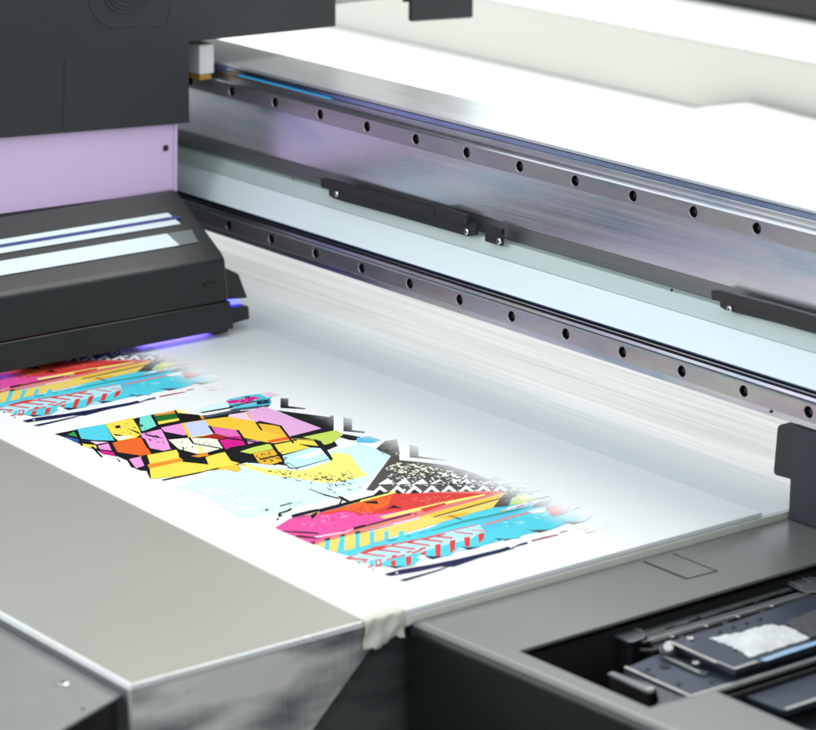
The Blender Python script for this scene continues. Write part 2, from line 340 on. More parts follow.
# ---- middle facets
B('aqua', (0,262),(92,244),(142,335),(20,376),(0,352)); B('black', (-5,392),(140,332),(350,283),(352,306),(180,347),(20,398)); B('black', (0,322),(30,330),(20,340),(0,342))
B('orange2', (110,248),(272,210),(290,236),(150,258)); B('dkgreen', (100,258),(282,234),(322,276),(152,308)); B('yellow', (150,300),(320,272),(322,290),(156,322)); B('black', (85,246),(112,244),(212,442),(190,432))
B('lyellow', (284,204),(322,204),(400,236),(310,234)); B('black', (310,229),(480,244),(517,275),(350,297),(330,270)); B('orange2', (486,250),(520,258),(525,280),(500,278)); B('black', (275,208),(296,208),(346,292),(325,292))
B('pink', (175,350),(345,315),(378,402),(362,412),(205,382)); B('gold', (338,316),(546,284),(616,406),(400,432)); B('lavender', (362,316),(530,290),(600,398),(420,424))
B('black', (188,378),(377,424),(222,447)); B('pink', (8,402),(172,365),(254,522),(190,536),(68,512)); B('black', (20,398),(162,424),(158,436),(60,416)); B('black', (8,430),(40,440),(82,517),(58,517)); B('black', (232,478),(256,490),(272,527),(250,522))
B('cream', (240,450),(400,435),(620,440),(682,512),(540,552),(470,562),(320,522)); B('black', (388,430),(412,430),(442,476),(664,515),(655,523),(430,482)); B('lyellow', (470,500),(500,498),(520,555),(490,560))
B('dkred', (505,425),(610,400),(722,425),(640,447)); B('gold', (540,286),(816,252),(900,310),(900,420),(816,372),(575,338)); B('pinkm', (575,342),(772,370),(812,417),(722,425),(612,396)); B('black', (553,334),(577,336),(617,396),(598,398)); B('black', (772,368),(796,370),(822,408),(820,426))
B('magenta', (640,455),(816,425),(850,490),(692,527)); B('black', (632,452),(648,452),(700,530),(684,530)); B('black', (688,535),(816,497),(900,480),(900,640),(742,602))
B('yellow', (18,587),(300,535),(335,592),(345,630),(560,652),(580,690),(700,660),(760,650),(560,700),(300,745),(110,765),(70,690)); B('orange2', (60,652),(330,600),(345,622),(80,684)); B('black', (5,590),(28,590),(80,690),(90,775),(70,740))
B('black', (312,512),(332,568),(512,600),(564,653),(370,622),(318,592)); B('orange2', (418,582),(560,553),(572,575),(480,592)); B('yellow', (540,592),(690,548),(742,622),(816,642),(816,692),(580,692)); B('black', (548,556),(690,528),(692,550),(560,576))
B('black', (345,510),(356,512),(362,560),(350,556))
Ee('black', (98,325),(420,260),(560,228),(640,212),(640,220),(540,244),(330,288),(110,334)); Ee('gold', (560,232),(700,200),(735,235),(720,262),(600,240)); Ee('black', (700,200),(790,176),(790,183),(705,208))
specks([(173,440),(195,437),(220,446),(190,452)], 26, 'slate', (.8, 2.4), (.4, 1.1)); specks([(196,440),(216,440),(220,447),(200,446)], 12, 'black', (.8, 2), (.4, .9)); specks([(150,435),(162,435),(166,445),(152,440)], 9, 'black', (1.2, 3.4), (.5, 1.2), .2)
# ---- strip above the facets
B('paleblue', (440,215),(560,165),(700,140),(816,100),(816,170),(520,228)); B('black', (498,222),(816,166),(816,178),(505,231)); B('magenta', (700,132),(770,118),(830,150),(740,158)); B('slate', (515,255),(650,228),(816,193),(816,216),(530,274))
Cc('cyan', (-5,115),(150,85),(260,72),(330,78),(330,112),(40,165),(-5,170)); Cc('magenta', (-5,128),(60,120),(200,95),(232,112),(150,142),(-5,152)); Cc('black', (100,98),(170,92),(150,110)); Cc('slate', (-5,170),(220,128),(220,140),(-5,182)); Cc('cyan', (30,180),(330,128),(330,156),(60,208)); Cc('navy', (212,132),(330,118),(322,150),(222,164)); Cc('slate', (-5,200),(330,160),(310,180),(40,212))
Cc('palepink', (240,72),(340,62),(410,84),(300,102))
specks([(250,398),(268,395),(270,402),(252,406)], 14, 'teal', (2, 5), (.5, 1.2), -.15); specks([(232,401),(256,396),(256,402),(234,404)], 8, 'white', (1, 3), (.4, 1), -.2)
# ---- right facets
Cc('lpink', (130,225),(280,182),(735,355),(510,412),(480,418),(410,338),(210,302),(180,282)); Cc('palepink', (-5,245),(130,225),(202,302),(-5,267)); Cc('gold2', (125,226),(142,224),(190,290),(180,292))
Cc('gold', (-5,265),(202,302),(262,372),(482,422),(320,472),(120,432),(70,372),(-5,362)); Cc('gold2', (215,316),(400,336),(472,422),(262,372)); Cc('orange', (308,457),(482,420),(502,446),(340,477))
Cc('yellow', (340,477),(512,445),(562,487),(652,512),(430,567),(388,532)); Cc('yellow', (528,440),(700,450),(742,502),(562,482)); Cc('black', (203,304),(222,305),(268,372),(250,372)); Cc('black', (398,335),(422,336),(527,477),(508,477))
Cc('pinkm', (-5,365),(55,370),(92,422),(-5,420)); Cc('black', (48,370),(72,370),(112,427),(90,427)); Cc('magenta', (-5,430),(90,430),(132,492),(-5,512)); Cc('pink', (138,450),(242,460),(150,482)); Cc('black', (92,432),(112,430),(152,490),(128,494))
Cc('black', (-5,512),(132,490),(240,464),(330,472),(322,486),(180,512),(90,542),(192,572),(242,642),(130,632),(-5,602)); Cc('lime', (190,512),(320,482),(352,522),(170,562),(88,545))
Cc('lime', (600,428),(816,382),(860,372),(920,408),(816,482),(772,490),(730,455)); Cc('black', (560,545),(816,480),(860,470),(860,478),(660,520),(430,575),(430,568)); Cc('black', (512,440),(700,452),(742,500),(735,504),(695,458),(530,446))
Cc('slate', (430,577),(660,511),(742,516),(824,602),(600,668),(500,688),(440,645)); Cc('lblue', (436,582),(662,516),(738,522),(814,600),(600,660),(505,680),(455,640)); Cc('white', (520,600),(740,522),(770,556),(640,600))
Cc('black', (718,458),(740,458),(824,580),(822,596),(806,584))
Cc('ochre', (190,562),(352,530),(432,622),(332,652),(242,642)); Cc('black', (322,478),(352,476),(448,622),(425,624)); Cc('black', (236,606),(400,570),(402,581),(244,617)); specks([(254,455),(272,451),(282,462),(262,466)], 26, 'black', (1.2, 4), (.5, 1.5), .1)
specks([(285,462),(296,466),(300,470),(284,469)], 16, 'slate', (2, 6), (.4, 1), .2); specks([(230,463),(250,466),(262,470),(240,474)], 10, 'slate', (.8, 2.4), (.4, 1), .2)
for i in range(FAC0, len(POLY)):      # colour fields meet closely: only thin lines of the black ground stay open
    k, p = POLY[i]
    ar = abs(sum(p[j][0]*p[(j+1) % len(p)][1] - p[(j+1) % len(p)][0]*p[j][1] for j in range(len(p)))) / 2
    if k in ('black', 'navy', 'slate', 'white') or ar < 18: continue
    cx = sum(a for a, b in p) / len(p); cy = sum(b for a, b in p) / len(p); f = 1.035 if ar > 150 else 1.06
    POLY[i] = (k, [(cx + (a - cx) * f, cy + (b - cy) * f) for a, b in p])
# ---- flecks over the pale wash
specks([(262,466),(330,474),(334,486),(300,482)], 46, 'black', (1, 4.4), (.4, 1.3), .2); specks([(320,478),(352,470),(362,480),(330,492)], 34, 'slate', (1.2, 5.5), (.4, 1.2), .25); specks([(258,508),(298,500),(306,503),(262,514)], 14, 'slate', (1.5, 6), (.4, .9), -.2); specks([(250,466),(300,480),(290,484),(240,478)], 8, 'slate', (.8, 2), (.4, .9))
F('black', (555,277),(572,277),(700,325),(816,352),(802,360),(690,332)); G('black', (0,310),(60,325),(150,352),(148,360),(40,330)); G('black', (140,332),(180,340),(256,382),(220,384),(170,362)); G('black', (172,362),(186,366),(150,430),(122,480),(112,478))
F('black', (322,412),(430,386),(432,394),(330,422)); F('black', (308,492),(318,470),(345,462),(380,452),(415,432),(426,446),(385,466),(345,476),(332,484),(352,496),(320,508)); F('black', (295,522),(318,512),(318,528),(300,534)); F('black', (262,565),(274,560),(270,572)); F('black', (202,446),(230,436),(234,448),(208,458))
specks([(266,470),(330,474),(352,484),(300,486)], 26, 'black', (2.5, 7), (.8, 2), .15); specks([(318,470),(352,476),(362,488),(326,494)], 22, 'black', (3, 8), (.7, 1.5), .2); specks([(246,456),(282,452),(290,464),(258,468)], 16, 'black', (2, 6), (.6, 1.6), .1)
specks([(166,446),(196,438),(214,446),(180,452)], 14, 'black', (1.5, 4), (.5, 1.2), .1); specks([(130,424),(160,432),(166,444),(140,438)], 12, 'black', (2, 5), (.6, 1.5), .3)
specks([(180,474),(232,470),(262,500),(214,500)], 10, 'white', (10, 26), (.6, 1.6), .1)
specks([(222,462),(262,466),(258,486),(214,480)], 14, 'white', (4, 10), (.6, 1.4), -.1)
px('black', (91,447),(93,446.2),(103,457),(101,457.5)); px('black', (108,443),(112,442.5),(118.5,454),(114.5,454)); px('black', (141,456),(147,455),(150,464),(147.5,465))
px('black', (259,421),(282,426),(281.5,427.2),(257,422.2)); px('black', (229,438),(270,443.6),(272,445),(229,439.4)); px('black', (272,444),(297,439.5),(297,440.6),(273,445.4)); px('black', (313,440),(316.5,439.6),(333,459),(331,461))
specks([(172,484),(205,482),(262,512),(240,520)], 22, 'white', (10, 30), (1, 2.6), .35); specks([(190,470),(240,470),(270,500),(220,496)], 9, 'white', (14, 34), (.8, 2), -.15)
# ---- red, pink and yellow bands
px('redpale', (276,528),(300,517),(375,496),(440,492),(505,491),(490,500),(430,519),(366,547),(316,545))
px('cyan', (337,553),(430,528),(500,497),(530,503),(560,504),(590,515),(553,529),(520,536),(478,547),(372,562))
H('hot', (80,228),(205,152),(320,126),(480,118),(816,80),(816,200),(640,262),(440,330),(400,366),(240,298),(140,256)); G('hot', (-5,470),(300,440),(520,470),(700,455),(770,470),(740,480),(280,612),(-5,690))
px('red', (312,516),(331,511),(360,503),(376,497),(394,494),(440,493),(480,494),(504,491),(500,494),(462,503),(425,512),(408,510),(380,514),(360,516),(348,511),(330,514)); px('orange', (330,513),(366,500),(392,496),(388,506),(366,514),(345,510)); specks([(335,512),(390,498),(400,506),(360,514)], 40, 'red', (2, 7), (.6, 2), -.15); specks([(395,500),(450,495),(460,500),(410,509)], 26, 'redpale', (2, 8), (.5, 1.2), -.2)
specks([(300,520),(360,512),(400,513),(320,536)], 44, 'pinkm', (2, 7), (.5, 1.5), -.1); specks([(285,524),(340,512),(360,518),(300,530)], 18, 'palepink', (2, 6), (.4, .9), -.2); specks([(312,522),(345,516),(340,528),(318,530)], 10, 'magenta', (2, 7), (.5, 1.2), .15)
px('lyellow', (288,521),(391,491.5),(397,493),(300,517.5)); px('black', (291,516.5),(388,491.6),(390,493),(293,518)); F('black', (420,490),(560,455),(640,440),(600,470),(500,482),(425,500)); F('black', (578,490),(622,470),(640,462),(610,510),(582,528)); G('black', (350,387),(460,374),(478,402),(380,396)); G('black', (600,410),(668,438),(590,436),(540,448)); G('black', (700,450),(720,452),(795,486),(785,490)); G('black', (-5,455),(120,425),(330,372),(330,382),(60,455),(-5,470))
px('redpale', (408,510),(440,503),(500,492),(504,493),(446,507),(412,514)); px('lyellow', (380,517),(440,503),(486,494),(484,496),(440,506),(384,519)); px('red', (420,509),(445,503),(446,505),(424,512))
H('black', (135,254),(300,258),(442,270),(440,281),(300,272),(150,262)); H('black', (242,295),(290,290),(455,312),(420,320),(260,304)); H('black', (620,258),(700,244),(705,250),(640,264)); H('black', (720,226),(816,200),(816,210),(722,236)); G('black', (270,605),(520,535),(742,478),(747,488),(520,548),(278,613)); H('palepink', (400,300),(640,262),(720,236),(720,242),(640,272),(420,312))
px('ystripe', (316,544.7),(340,538),(365,531),(415,519),(440,511),(504,493),(512,493.5),(497,507),(470,514),(430,526),(395,536),(365,546),(337,553)); px('gold', (430,514),(500,496),(503,499),(462,509),(430,518)); px('gold2', (437,518),(468,512),(466,516),(450,519)); px('dkgrey', (433,517),(470,506.5),(512,495),(512,495.8),(470,508),(434,518)); px('palepink', (365,531),(420,517),(419,519),(366,533)); G('black', (320,635),(600,568),(602,573),(322,642)); px('dkgrey', (447,515.5),(450,515.5),(478,525),(477,526))
H('black', (365,350),(410,338),(402,364)); H('black', (485,320),(532,308),(526,330),(490,337)); H('black', (610,290),(656,280),(652,298),(615,303)); H('black', (735,262),(777,255),(774,274),(735,281))
H('cyan', (490,336),(528,330),(525,412),(485,402)); H('cyan', (615,302),(650,298),(646,415),(585,432)); H('cyan', (735,281),(774,274),(772,388),(735,392)); I('cyan', (204,262),(240,256),(236,352),(200,362)); I('cyan', (320,262),(356,250),(356,322),(322,330)); I('cyan', (438,262),(480,254),(482,300),(440,310))
px('cyan', (369,547),(395,538),(440,526),(490,512),(530,503),(548,511),(553,517),(578,512),(592,516),(584,522),(563,522),(552,530),(532,531),(526,530),(519,539),(510,539),(496,539.5),(488,543),(478,548),(482,534),(445,534),(400,545))
px('sky', (476,523),(500,514),(520,511),(500,524),(484,532)); specks([(490,524),(540,512),(560,522),(500,538)], 40, 'cyan2', (4, 14), (.6, 1.8), -.2); specks([(495,520),(545,512),(560,516),(500,528)], 14, 'lblue', (4, 12), (.5, 1), -.2)
K('teal', (-20,340),(140,292),(290,248),(500,205),(816,132),(816,150),(500,222),(300,264),(20,338)); I('slate', (345,335),(420,318),(425,326),(350,342)); I('teal', (600,272),(660,258),(660,268),(605,278)); I('teal', (480,298),(560,290),(520,306))
K('redpale', (448,280),(620,230),(800,180),(816,190),(620,244),(460,290)); K('red', (-20,385),(200,325),(380,284),(388,294),(200,340),(-20,398))
# ---- leaf of chevrons
px('grey', (346,558),(364,552),(388,545),(416,541),(445,533),(480,525),(485,533),(478,548),(440,555),(400,562),(374,566))
def bar(a, b, w, k='red', s=8.16, o=(345, 500)):
    (x0, y0), (x1, y1) = a, b; POLY.append((k, [(o[0]+x0/s, o[1]+(y0-w/2)/s), (o[0]+x1/s, o[1]+(y1-w/2)/s), (o[0]+x1/s, o[1]+(y1+w/2)/s), (o[0]+x0/s, o[1]+(y0+w/2)/s)]))
I('red', (5,476),(110,440),(160,415),(250,385),(380,360),(300,395),(220,412),(150,428),(40,474))
for a, b in (((8,476),(190,492)), ((140,438),(330,464)), ((262,408),(452,430)), ((385,380),(572,404)), ((510,350),(690,374)), ((630,324),(800,344)), ((745,300),(880,314))): bar(a, b, 13)
for a, b in (((130,440),(390,376)), ((380,370),(640,318)), ((630,325),(816,280)), ((500,350),(560,340))): bar(a, b, 12)
bar((200,345), (352,364), 10, 'red', 8.16, (430, 490)); bar((340,330), (460,340), 8, 'redpale', 8.16, (430, 490))
for a, b in (((335,494),(480,456)), ((430,470),(490,452)), ((545,440),(625,410)), ((500,430),(545,422)), ((380,466),(420,456)), ((610,406),(660,394))): bar(a, b, 15)
px('cyan', (388,567),(380,565),(386,561),(402,557),(424,552),(445,545.5),(470,540),(482,532),(484,540),(478,547),(468,549),(459,548),(450,556),(442,557),(434,557),(424,556),(413,566),(400,568))
I('red', (372,502),(416,495),(416,542),(380,546)); I('red', (495,472),(542,460),(540,530),(500,542)); I('red', (615,440),(662,415),(660,455),(618,452)); I('red', (735,370),(780,360),(780,466),(740,466)); K('red', (160,420),(207,410),(205,490),(165,522)); K('red', (278,392),(326,385),(326,466),(284,466)); K('red', (393,366),(442,350),(440,400),(400,442))
I('white', (590,470),(616,452),(640,458),(700,500),(640,500)); I('navy', (345,540),(400,546),(492,540),(410,562)); I('navy', (648,462),(800,464),(712,487)); K('navy', (245,466),(300,472),(408,468),(312,492)); K('black', (523,398),(602,400),(570,412)); K('dkgrey', (600,408),(690,396),(600,420)); Lz('dkgrey', (125,343),(270,340),(200,360)); Lz('dkgrey', (352,284),(420,292),(512,280),(430,304))
I('red', (245,492),(297,486),(300,541),(250,546)); I('grey', (258,502),(284,498),(286,526),(262,532)); I('cyan', (200,500),(240,492),(236,540),(205,555)); I('navy', (100,512),(125,510),(110,522)); I('navy', (215,566),(242,560),(236,576)); I('red', (180,548),(236,530),(236,538),(185,556)); I('redpale', (130,500),(170,496),(180,515),(150,512))
# ---- dark slashes and far shapes
K('dkgrey', (515,145),(560,90),(600,40),(720,5),(716,30),(660,75),(640,135)); Lz('black', (-10,110),(20,70),(60,80),(40,115)); Lz('dkgrey', (20,50),(60,35),(90,55),(50,68)); Lz('dkgrey', (100,95),(130,70),(160,90),(140,98)); Lz('lime', (-5,172),(50,98),(110,94),(192,124),(100,162)); Lz('lyellow', (40,120),(110,100),(150,112),(90,140)); Lz('black', (140,192),(190,150),(280,124),(262,170),(200,186)); Lz('white', (120,218),(242,185),(236,222),(150,228)); Lz('dkgrey', (190,125),(250,105),(270,110),(200,132)); Lz('red', (245,185),(330,170),(402,180),(382,225),(296,250),(270,230)); Lz('lavender', (400,200),(450,175),(470,185),(420,210))
K('lavender', (570,172),(690,140),(816,100),(816,122),(640,170)); K('ochre', (580,170),(610,165),(612,178),(594,184)); K('red', (700,142),(760,122),(770,130),(710,150)); K('white', (620,150),(800,104),(800,110),(640,158))
px('navy', (384,574.5),(400,570),(430,565),(455,560),(500,549.5),(508,547),(511,548.5),(519,544.5),(527,542.3),(528,543.8),(516,547),(513,549),(500,553),(480,558),(454,567),(440,567),(420,571.5),(390,576.5)); px('navy', (399,580.6),(420,575),(452,566),(440,570.8),(405,581.6)); px('white', (396,573),(398,572.6),(398,574),(396,574.3))
Lz('dkred', (140,414),(240,388),(330,370),(330,375),(150,420)); Lz('dkgrey', (640,325),(720,300),(722,306),(650,327)); Lz('redpale', (510,358),(580,345),(580,349),(512,362)); Lz('dkgrey', (340,356),(390,345),(390,349),(342,360)); specks([(598,524),(620,520),(624,526),(600,532)], 10, 'dkgrey', (3, 9), (.4, .8), -.25); specks([(556,534),(600,524),(604,528),(560,538)], 6, 'redpale', (3, 10), (.4, .7), -.25)

bm = new_bm(); keys = list(INK)
LAY = []
for i, (k, pts) in enumerate(POLY):
    bb = (min(p[0] for p in pts), max(p[0] for p in pts), min(p[1] for p in pts), max(p[1] for p in pts))
    lv = 1 + max([l for (q, l) in LAY if q[0] < bb[1] and q[1] > bb[0] and q[2] < bb[3] and q[3] > bb[2]], default=0)
    LAY.append((bb, lv))
    z = ZB + .00006 + lv * 5e-6
    P3 = []
    for x, y in pts:
        p = at_z(x, y, ZB); P3.append(Vector((p.x, p.y, z)))
    vs = [bm.verts.new(p) for p in P3]
    for tri in tessellate_polygon([[Vector((x, -y, 0)) for x, y in pts]]):
        try: f = bm.faces.new([vs[j] for j in tri])
        except ValueError: continue
        f.normal_update()
        if f.normal.z < 0: f.normal_flip()
        f.material_index = keys.index(k)
me = bpy.data.meshes.new('printed_artwork'); bm.to_mesh(me); bm.free()
for k in keys: me.materials.append(INKM[k])
art = bpy.data.objects.new('printed_artwork', me); COL.objects.link(art); art.parent = med; art.matrix_parent_inverse = Matrix.Translation(med.location).inverted()
art2 = art.copy(); COL.objects.link(art2); art2.parent = med; art2.matrix_parent_inverse = Matrix.Translation(med.location).inverted(); art2.location = (-.4125, -.0112, 0)
art['label'] = 'whole printed panel with coloured facets, red band and chevrons'
art2['label'] = 'same printed panel partly covered by the lamp housing'

# masking tape over the board corner
bm = new_bm(); nx, nz = 22, 14; g = []
for i in range(nx + 1):
    u = i / nx; row = []
    y = -.3485 + u * .031
    low = -.0885 + .0022 * math.sin(u * 9 + 1) * (u * .7 + .3) + .004 * max(0, u - .45) + .0006 * math.sin(u * 40)
    for j in range(nz + 1):
        v = j / nz
        if v < .22:
            w = v / .22; p = Vector((XE - .006 + w * .0075, y, ZB + .0003))
        else:
            w = (v - .22) / .78; p = Vector((XE + .0018 + .0013 * math.sin(w * 7 + u * 6) * w + .0006 * math.sin(u * 17 + w * 3) , y + .001 * math.sin(w * 5) * w, ZB + .0002 + (low - ZB) * w))
        row.append(bm.verts.new(p))
    g.append(row)
for i in range(nx):
    for j in range(nz): bm.faces.new((g[i][j], g[i+1][j], g[i+1][j+1], g[i][j+1]))
tp = obj('masking_tape', bm, M['tape'], smooth=True); sm = tp.modifiers.new('thick', 'SOLIDIFY'); sm.thickness = .0003
tag(tp, 'crumpled pale masking tape folded over the corner of the white board', 'tape')

# corner cover below the table edge
cov = thing('corner_cover', 'grey sheet metal cover with slanted end below the front table edge', 'machine cover', (.5, -.6, -.09))
c0 = [(-1.4, -.5123, -.079), (.6225, -.5123, -.079), (.6455, -.566, -.079), (.70, -.70, -.079), (-1.4, -.70, -.079)]
bm = new_bm(); prism(bm, c0, (0, 0, -.0015)); obj('top_sheet', bm, M['cover'], cov)
bm = new_bm(); prism(bm, [(.6205, -.5140, -.0806), (.6435, -.567, -.0806), (.698, -.699, -.0806), (.690, -.699, -.0806), (.6355, -.567, -.0806), (.6125, -.514, -.0806)], (0, 0, -.4)); obj('side_skirt', bm, M['black'], cov)
p = at_z(63, 685, -.079); pan_screw('screw', (p.x, p.y, -.0789), (0, 0, 1), .0036, cov, 'screw', .0016)
p = at_z(84, 711, -.079); bm = new_bm(); cyl(bm, (p.x - .003, p.y + .001, -.0789), (0, 0, 1), .0011, .0006, 12); obj('rivet', bm, M['groove'], cov)

# ================================================================== gantry beam
gan = thing('gantry_beam', 'long aluminium gantry beam crossing the bed with two drilled guide rails', 'gantry', (0, .04, -.07))
X0, X1 = -1.5, 1.2
bm = new_bm(); box(bm, X0, X1, .0165, .0680, -.0118, .1300); obj('beam_core', bm, M['groove'], gan)
bm = new_bm(); box(bm, X0, X1, .0092, .0700, .1303, .1330); obj('top_plate', bm, M['alutop'], gan, .0005)
bm = new_bm(); box(bm, X0, X1, .0085, .0163, .1265, .1300); obj('blue_seal_strip', bm, M['bluemet'], gan)
bm = new_bm(); box(bm, X0, X1, .0078, .0163, .1212, .1262); obj('upper_web', bm, M['alu'], gan, .0004)
bm = new_bm(); box(bm, .0, .125, .0070, .0077, .1256, .1266); obj('light_strip', bm, mat('cyan_strip', (.05, .35, .55), .2, 0, .05, emit=((.02, .35, .75, 1), .35)), gan)  # thin cyan line, faintly emissive
bm = new_bm(); box(bm, X0, X1, .0080, .0163, .0672, .1208); obj('web_plate', bm, M['web'], gan, .0004)
def lengthwise(prof): 
    b = new_bm(); prism(b, [(X0, y, z) for y, z in prof], (X1 - X0, 0, 0)); return b
zz = lambda py, y: at_y(760, py, y).z
obj('flange', lengthwise([(.0163, zz(317.2, .0085)), (.0085, zz(317.2, .0085)), (.0040, zz(336.6, .0040)), (.0163, zz(336.6, .0040))]), M['flange'], gan, .0006)
obj('cover_strip', lengthwise([(.0163, zz(337.1, .0036)), (.0036, zz(337.1, .0036)), (-.0085, zz(372.6, -.0085)), (-.0085, zz(373.4, -.0085)), (.0163, zz(373.4, -.0085))]), M['strip'], gan, .0004)
bm = new_bm(); box(bm, X0, X1, .0060, .0163, .0140, .0162); obj('blue_lip', bm, M['blue'], gan)
bm = new_bm(); box(bm, X0, X1, .0050, .0163, .01175, .0124); obj('steel_lip', bm, M['alu'], gan)
bm = new_bm(); box(bm, X0, X1, .0060, .0163, -.0120, .0092); obj('lower_web', bm, M['alu'], gan, .0005)
def guide_rail(zc, x_first):
    """Steel rail whose face is drilled every 60 mm; each hole holds a sunk cap screw."""
    p, r, h = .06, .0043, .0066
    n0 = math.floor((X0 - x_first) / p); cells = range(n0, int((X1 - x_first) / p) + 1)
    bm = new_bm(); n = 20
    xs0 = x_first + (cells[0] - .5) * p; xs1 = x_first + (cells[-1] + .5) * p
    for k in cells:
        cx = x_first + k * p
        ring = [bm.verts.new((cx + r*math.cos(2*math.pi*i/n), 0, zc + r*math.sin(2*math.pi*i/n))) for i in range(n)]
        bev = [bm.verts.new((cx + (r-.0004)*math.cos(2*math.pi*i/n), .0004, zc + (r-.0004)*math.sin(2*math.pi*i/n))) for i in range(n)]
        inn = [bm.verts.new((cx + (r-.0004)*math.cos(2*math.pi*i/n), .0050, zc + (r-.0004)*math.sin(2*math.pi*i/n))) for i in range(n)]
        for i in range(n):
            j = (i + 1) % n
            bm.faces.new((ring[i], ring[j], bev[j], bev[i])); f = bm.faces.new((bev[i], bev[j], inn[j], inn[i])); f.material_index = 1
        f = bm.faces.new(inn); f.material_index = 1
        out = [Vector((cx - p/2, 0, zc - h + .0008)), Vector((cx + p/2, 0, zc - h + .0008)), Vector((cx + p/2, 0, zc + h - .0008)), Vector((cx - p/2, 0, zc + h - .0008))]
        ov = [bm.verts.new(q) for q in out]; allv = ov + ring
        for tri in tessellate_polygon([[q * 1000 for q in out], [v.co * 1000 for v in ring]]): bm.faces.new([allv[t] for t in tri])
    def quad(a, b, mi=0):
        f = bm.faces.new([bm.verts.new(q) for q in ((xs0,) + a, (xs1,) + a, (xs1,) + b, (xs0,) + b)]); f.material_index = mi
    t, b_ = zc + h, zc - h
    quad((0, t - .0008), (.0012, t), 2); quad((.0012, t), (.0079, t), 2); quad((.0, b_ + .0008), (.0012, b_), 0); quad((.0012, b_), (.0079, b_), 0)
    bmesh.ops.remove_doubles(bm, verts=bm.verts[:], dist=1e-6)
    o = obj('guide_rail', bm, M['rail'], gan); o.data.materials.append(M['hole']); o.data.materials.append(M['railtop'])
    for k in cells:
        cx = x_first + k * p
        if not -.25 < cx < .75: continue
        b2 = new_bm(); cyl(b2, (cx, .0049, zc), (0, -1, 0), .0023, .0022, 16); obj('cap_screw', b2, M['black'], o, .0004)
    return o
guide_rail(.1139, 0.0); guide_rail(.0012, -.006)
def face_poly(pts, y): return [at_y(a, b, y) for a, b in pts]
def clip(pl, ups, scr, y=.0044, t=.0022):
    bm = new_bm(); prism(bm, face_poly(pl, y), (0, -t, 0)); o = obj('cable_clip', bm, M['black'], gan, .0005)
    for u in ups:
        bm = new_bm(); prism(bm, face_poly(u, y - t - .0002), (0, -.004, 0)); obj('clip_lip', bm, M['black'], o, .0006)
    for s in scr:
        q = at_y(s[0], s[1], y - t - .0002); pan_screw('screw', q, (0, -1, 0), .0026, o)
    return o
clip([(331,184),(331,195),(336,198),(345,201),(400,216),(470,236),(478,235),(479,224),(440,213),(400,202),(350,188)], [[(324,178),(330,178),(396,197),(440,209),(440,217),(400,206),(325,187)], [(437,207),(444,206),(468,214),(470,224),(438,215)]], [(337,193.5),(467,231.5)])
clip([(487,231),(494,231),(497,235),(505,237),(504,246),(487,241)], [[(488,222),(494,223),(505,228),(505,236),(490,231)]], [(499.5,241)], .0042)
clip([(722,296),(722,306),(728,310),(780,323),(830,337),(830,320),(780,308)], [[(715,290),(721,289),(780,304),(830,318),(830,327),(780,313),(716,299)]], [(730,309)])
for a, b in ((293.5, 178.8), (672, 290), (771, 411.5)):
    q = at_y(a, b, .0058); bm = new_bm(); cyl(bm, q, (0, -1, 0), .0011, .0006, 12); obj('set_screw', bm, M['screw'] if a < 600 else M['black'], gan)

bm = new_bm(); box(bm, .84, 1.2, -.06, .34, -.0715, .42); obj('end_housing', bm, M['carriage'], gan, .006)  # added out of view to block light and darken the deck

# ================================================================== print carriage on the beam
XC = -.0146
car = thing('print_carriage', 'charcoal print carriage straddling the gantry with lavender panel and lamp housing', 'print carriage', (-.2, -.1, .09))
def yz(pts, x=XC): return [at_x(a, b, x) for a, b in pts]
v = yz([(0,138.3),(176,124.2),(190,123),(190,42),(336,27)])
outl = [v[0] + (v[0] - v[1]) * 1.2, v[1], v[2], Vector((XC, -.031, v[3].z)), Vector((XC, .1167, v[4].z)), Vector((XC, .1167, .42)), Vector((XC, (v[0] + (v[0]-v[1])*1.2).y, .42))]
bm = new_bm(); prism(bm, outl, (-.010, 0, 0)); obj('side_plate', bm, M['carriage'], car, .0012)
bm = new_bm(); prism(bm, [Vector((p.x - .0105, p.y + (.004 if p.y < -.1 else -.004), p.z + (.004 if p.z < .2 else 0))) for p in outl], (-.33, 0, 0)); obj('body', bm, M['carriage'], car)
# seam between the two skins
bm = new_bm(); s = yz([(64.6, 60), (66, 60), (64.5, 132), (63.1, 132)]); prism(bm, s, (.0004, 0, 0)); obj('panel_seam', bm, M['crease'], car)
# embossed ring mark, partly above the picture
bm = new_bm(); cen = at_x(127, -6, XC)
for rr in (.0075, .0125, .0165, .0205):
    tube(bm, [cen + Vector((.0002, rr*math.cos(t*math.pi/18), .72*rr*math.sin(t*math.pi/18))) for t in range(37)], .0006, 6)
ct = yz([(88,-40),(89,2),(94,14),(101,22),(110,26),(125,26.5),(140,24),(155,25),(167,24.5),(175,-20)])
tube(bm, ct, .0006, 6)
obj('embossed_mark', bm, M['crease'], car)
# lavender panel
pv = yz([(0,132),(177,118),(176,190.5),(0,213.8)], -.0185); d = pv[0] - pv[1]; d2 = pv[3] - pv[2]
bm = new_bm(); prism(bm, [pv[1], pv[2], pv[3] + d2 * 1.2, pv[0] + d * 1.2], (-.004, 0, 0)); obj('lavender_panel', bm, M['pink'], car, .0006)
bm = new_bm(); b_ = yz([(174.3,120),(176.6,120),(176.2,191),(174,191)], -.0180); prism(bm, b_, (.0012, 0, 0)); obj('panel_flange', bm, M['pink'], car)
pan_screw('screw', at_x(165.5, 148, -.0184), (1, 0, 0), .0026, car, 'crease', .0012)
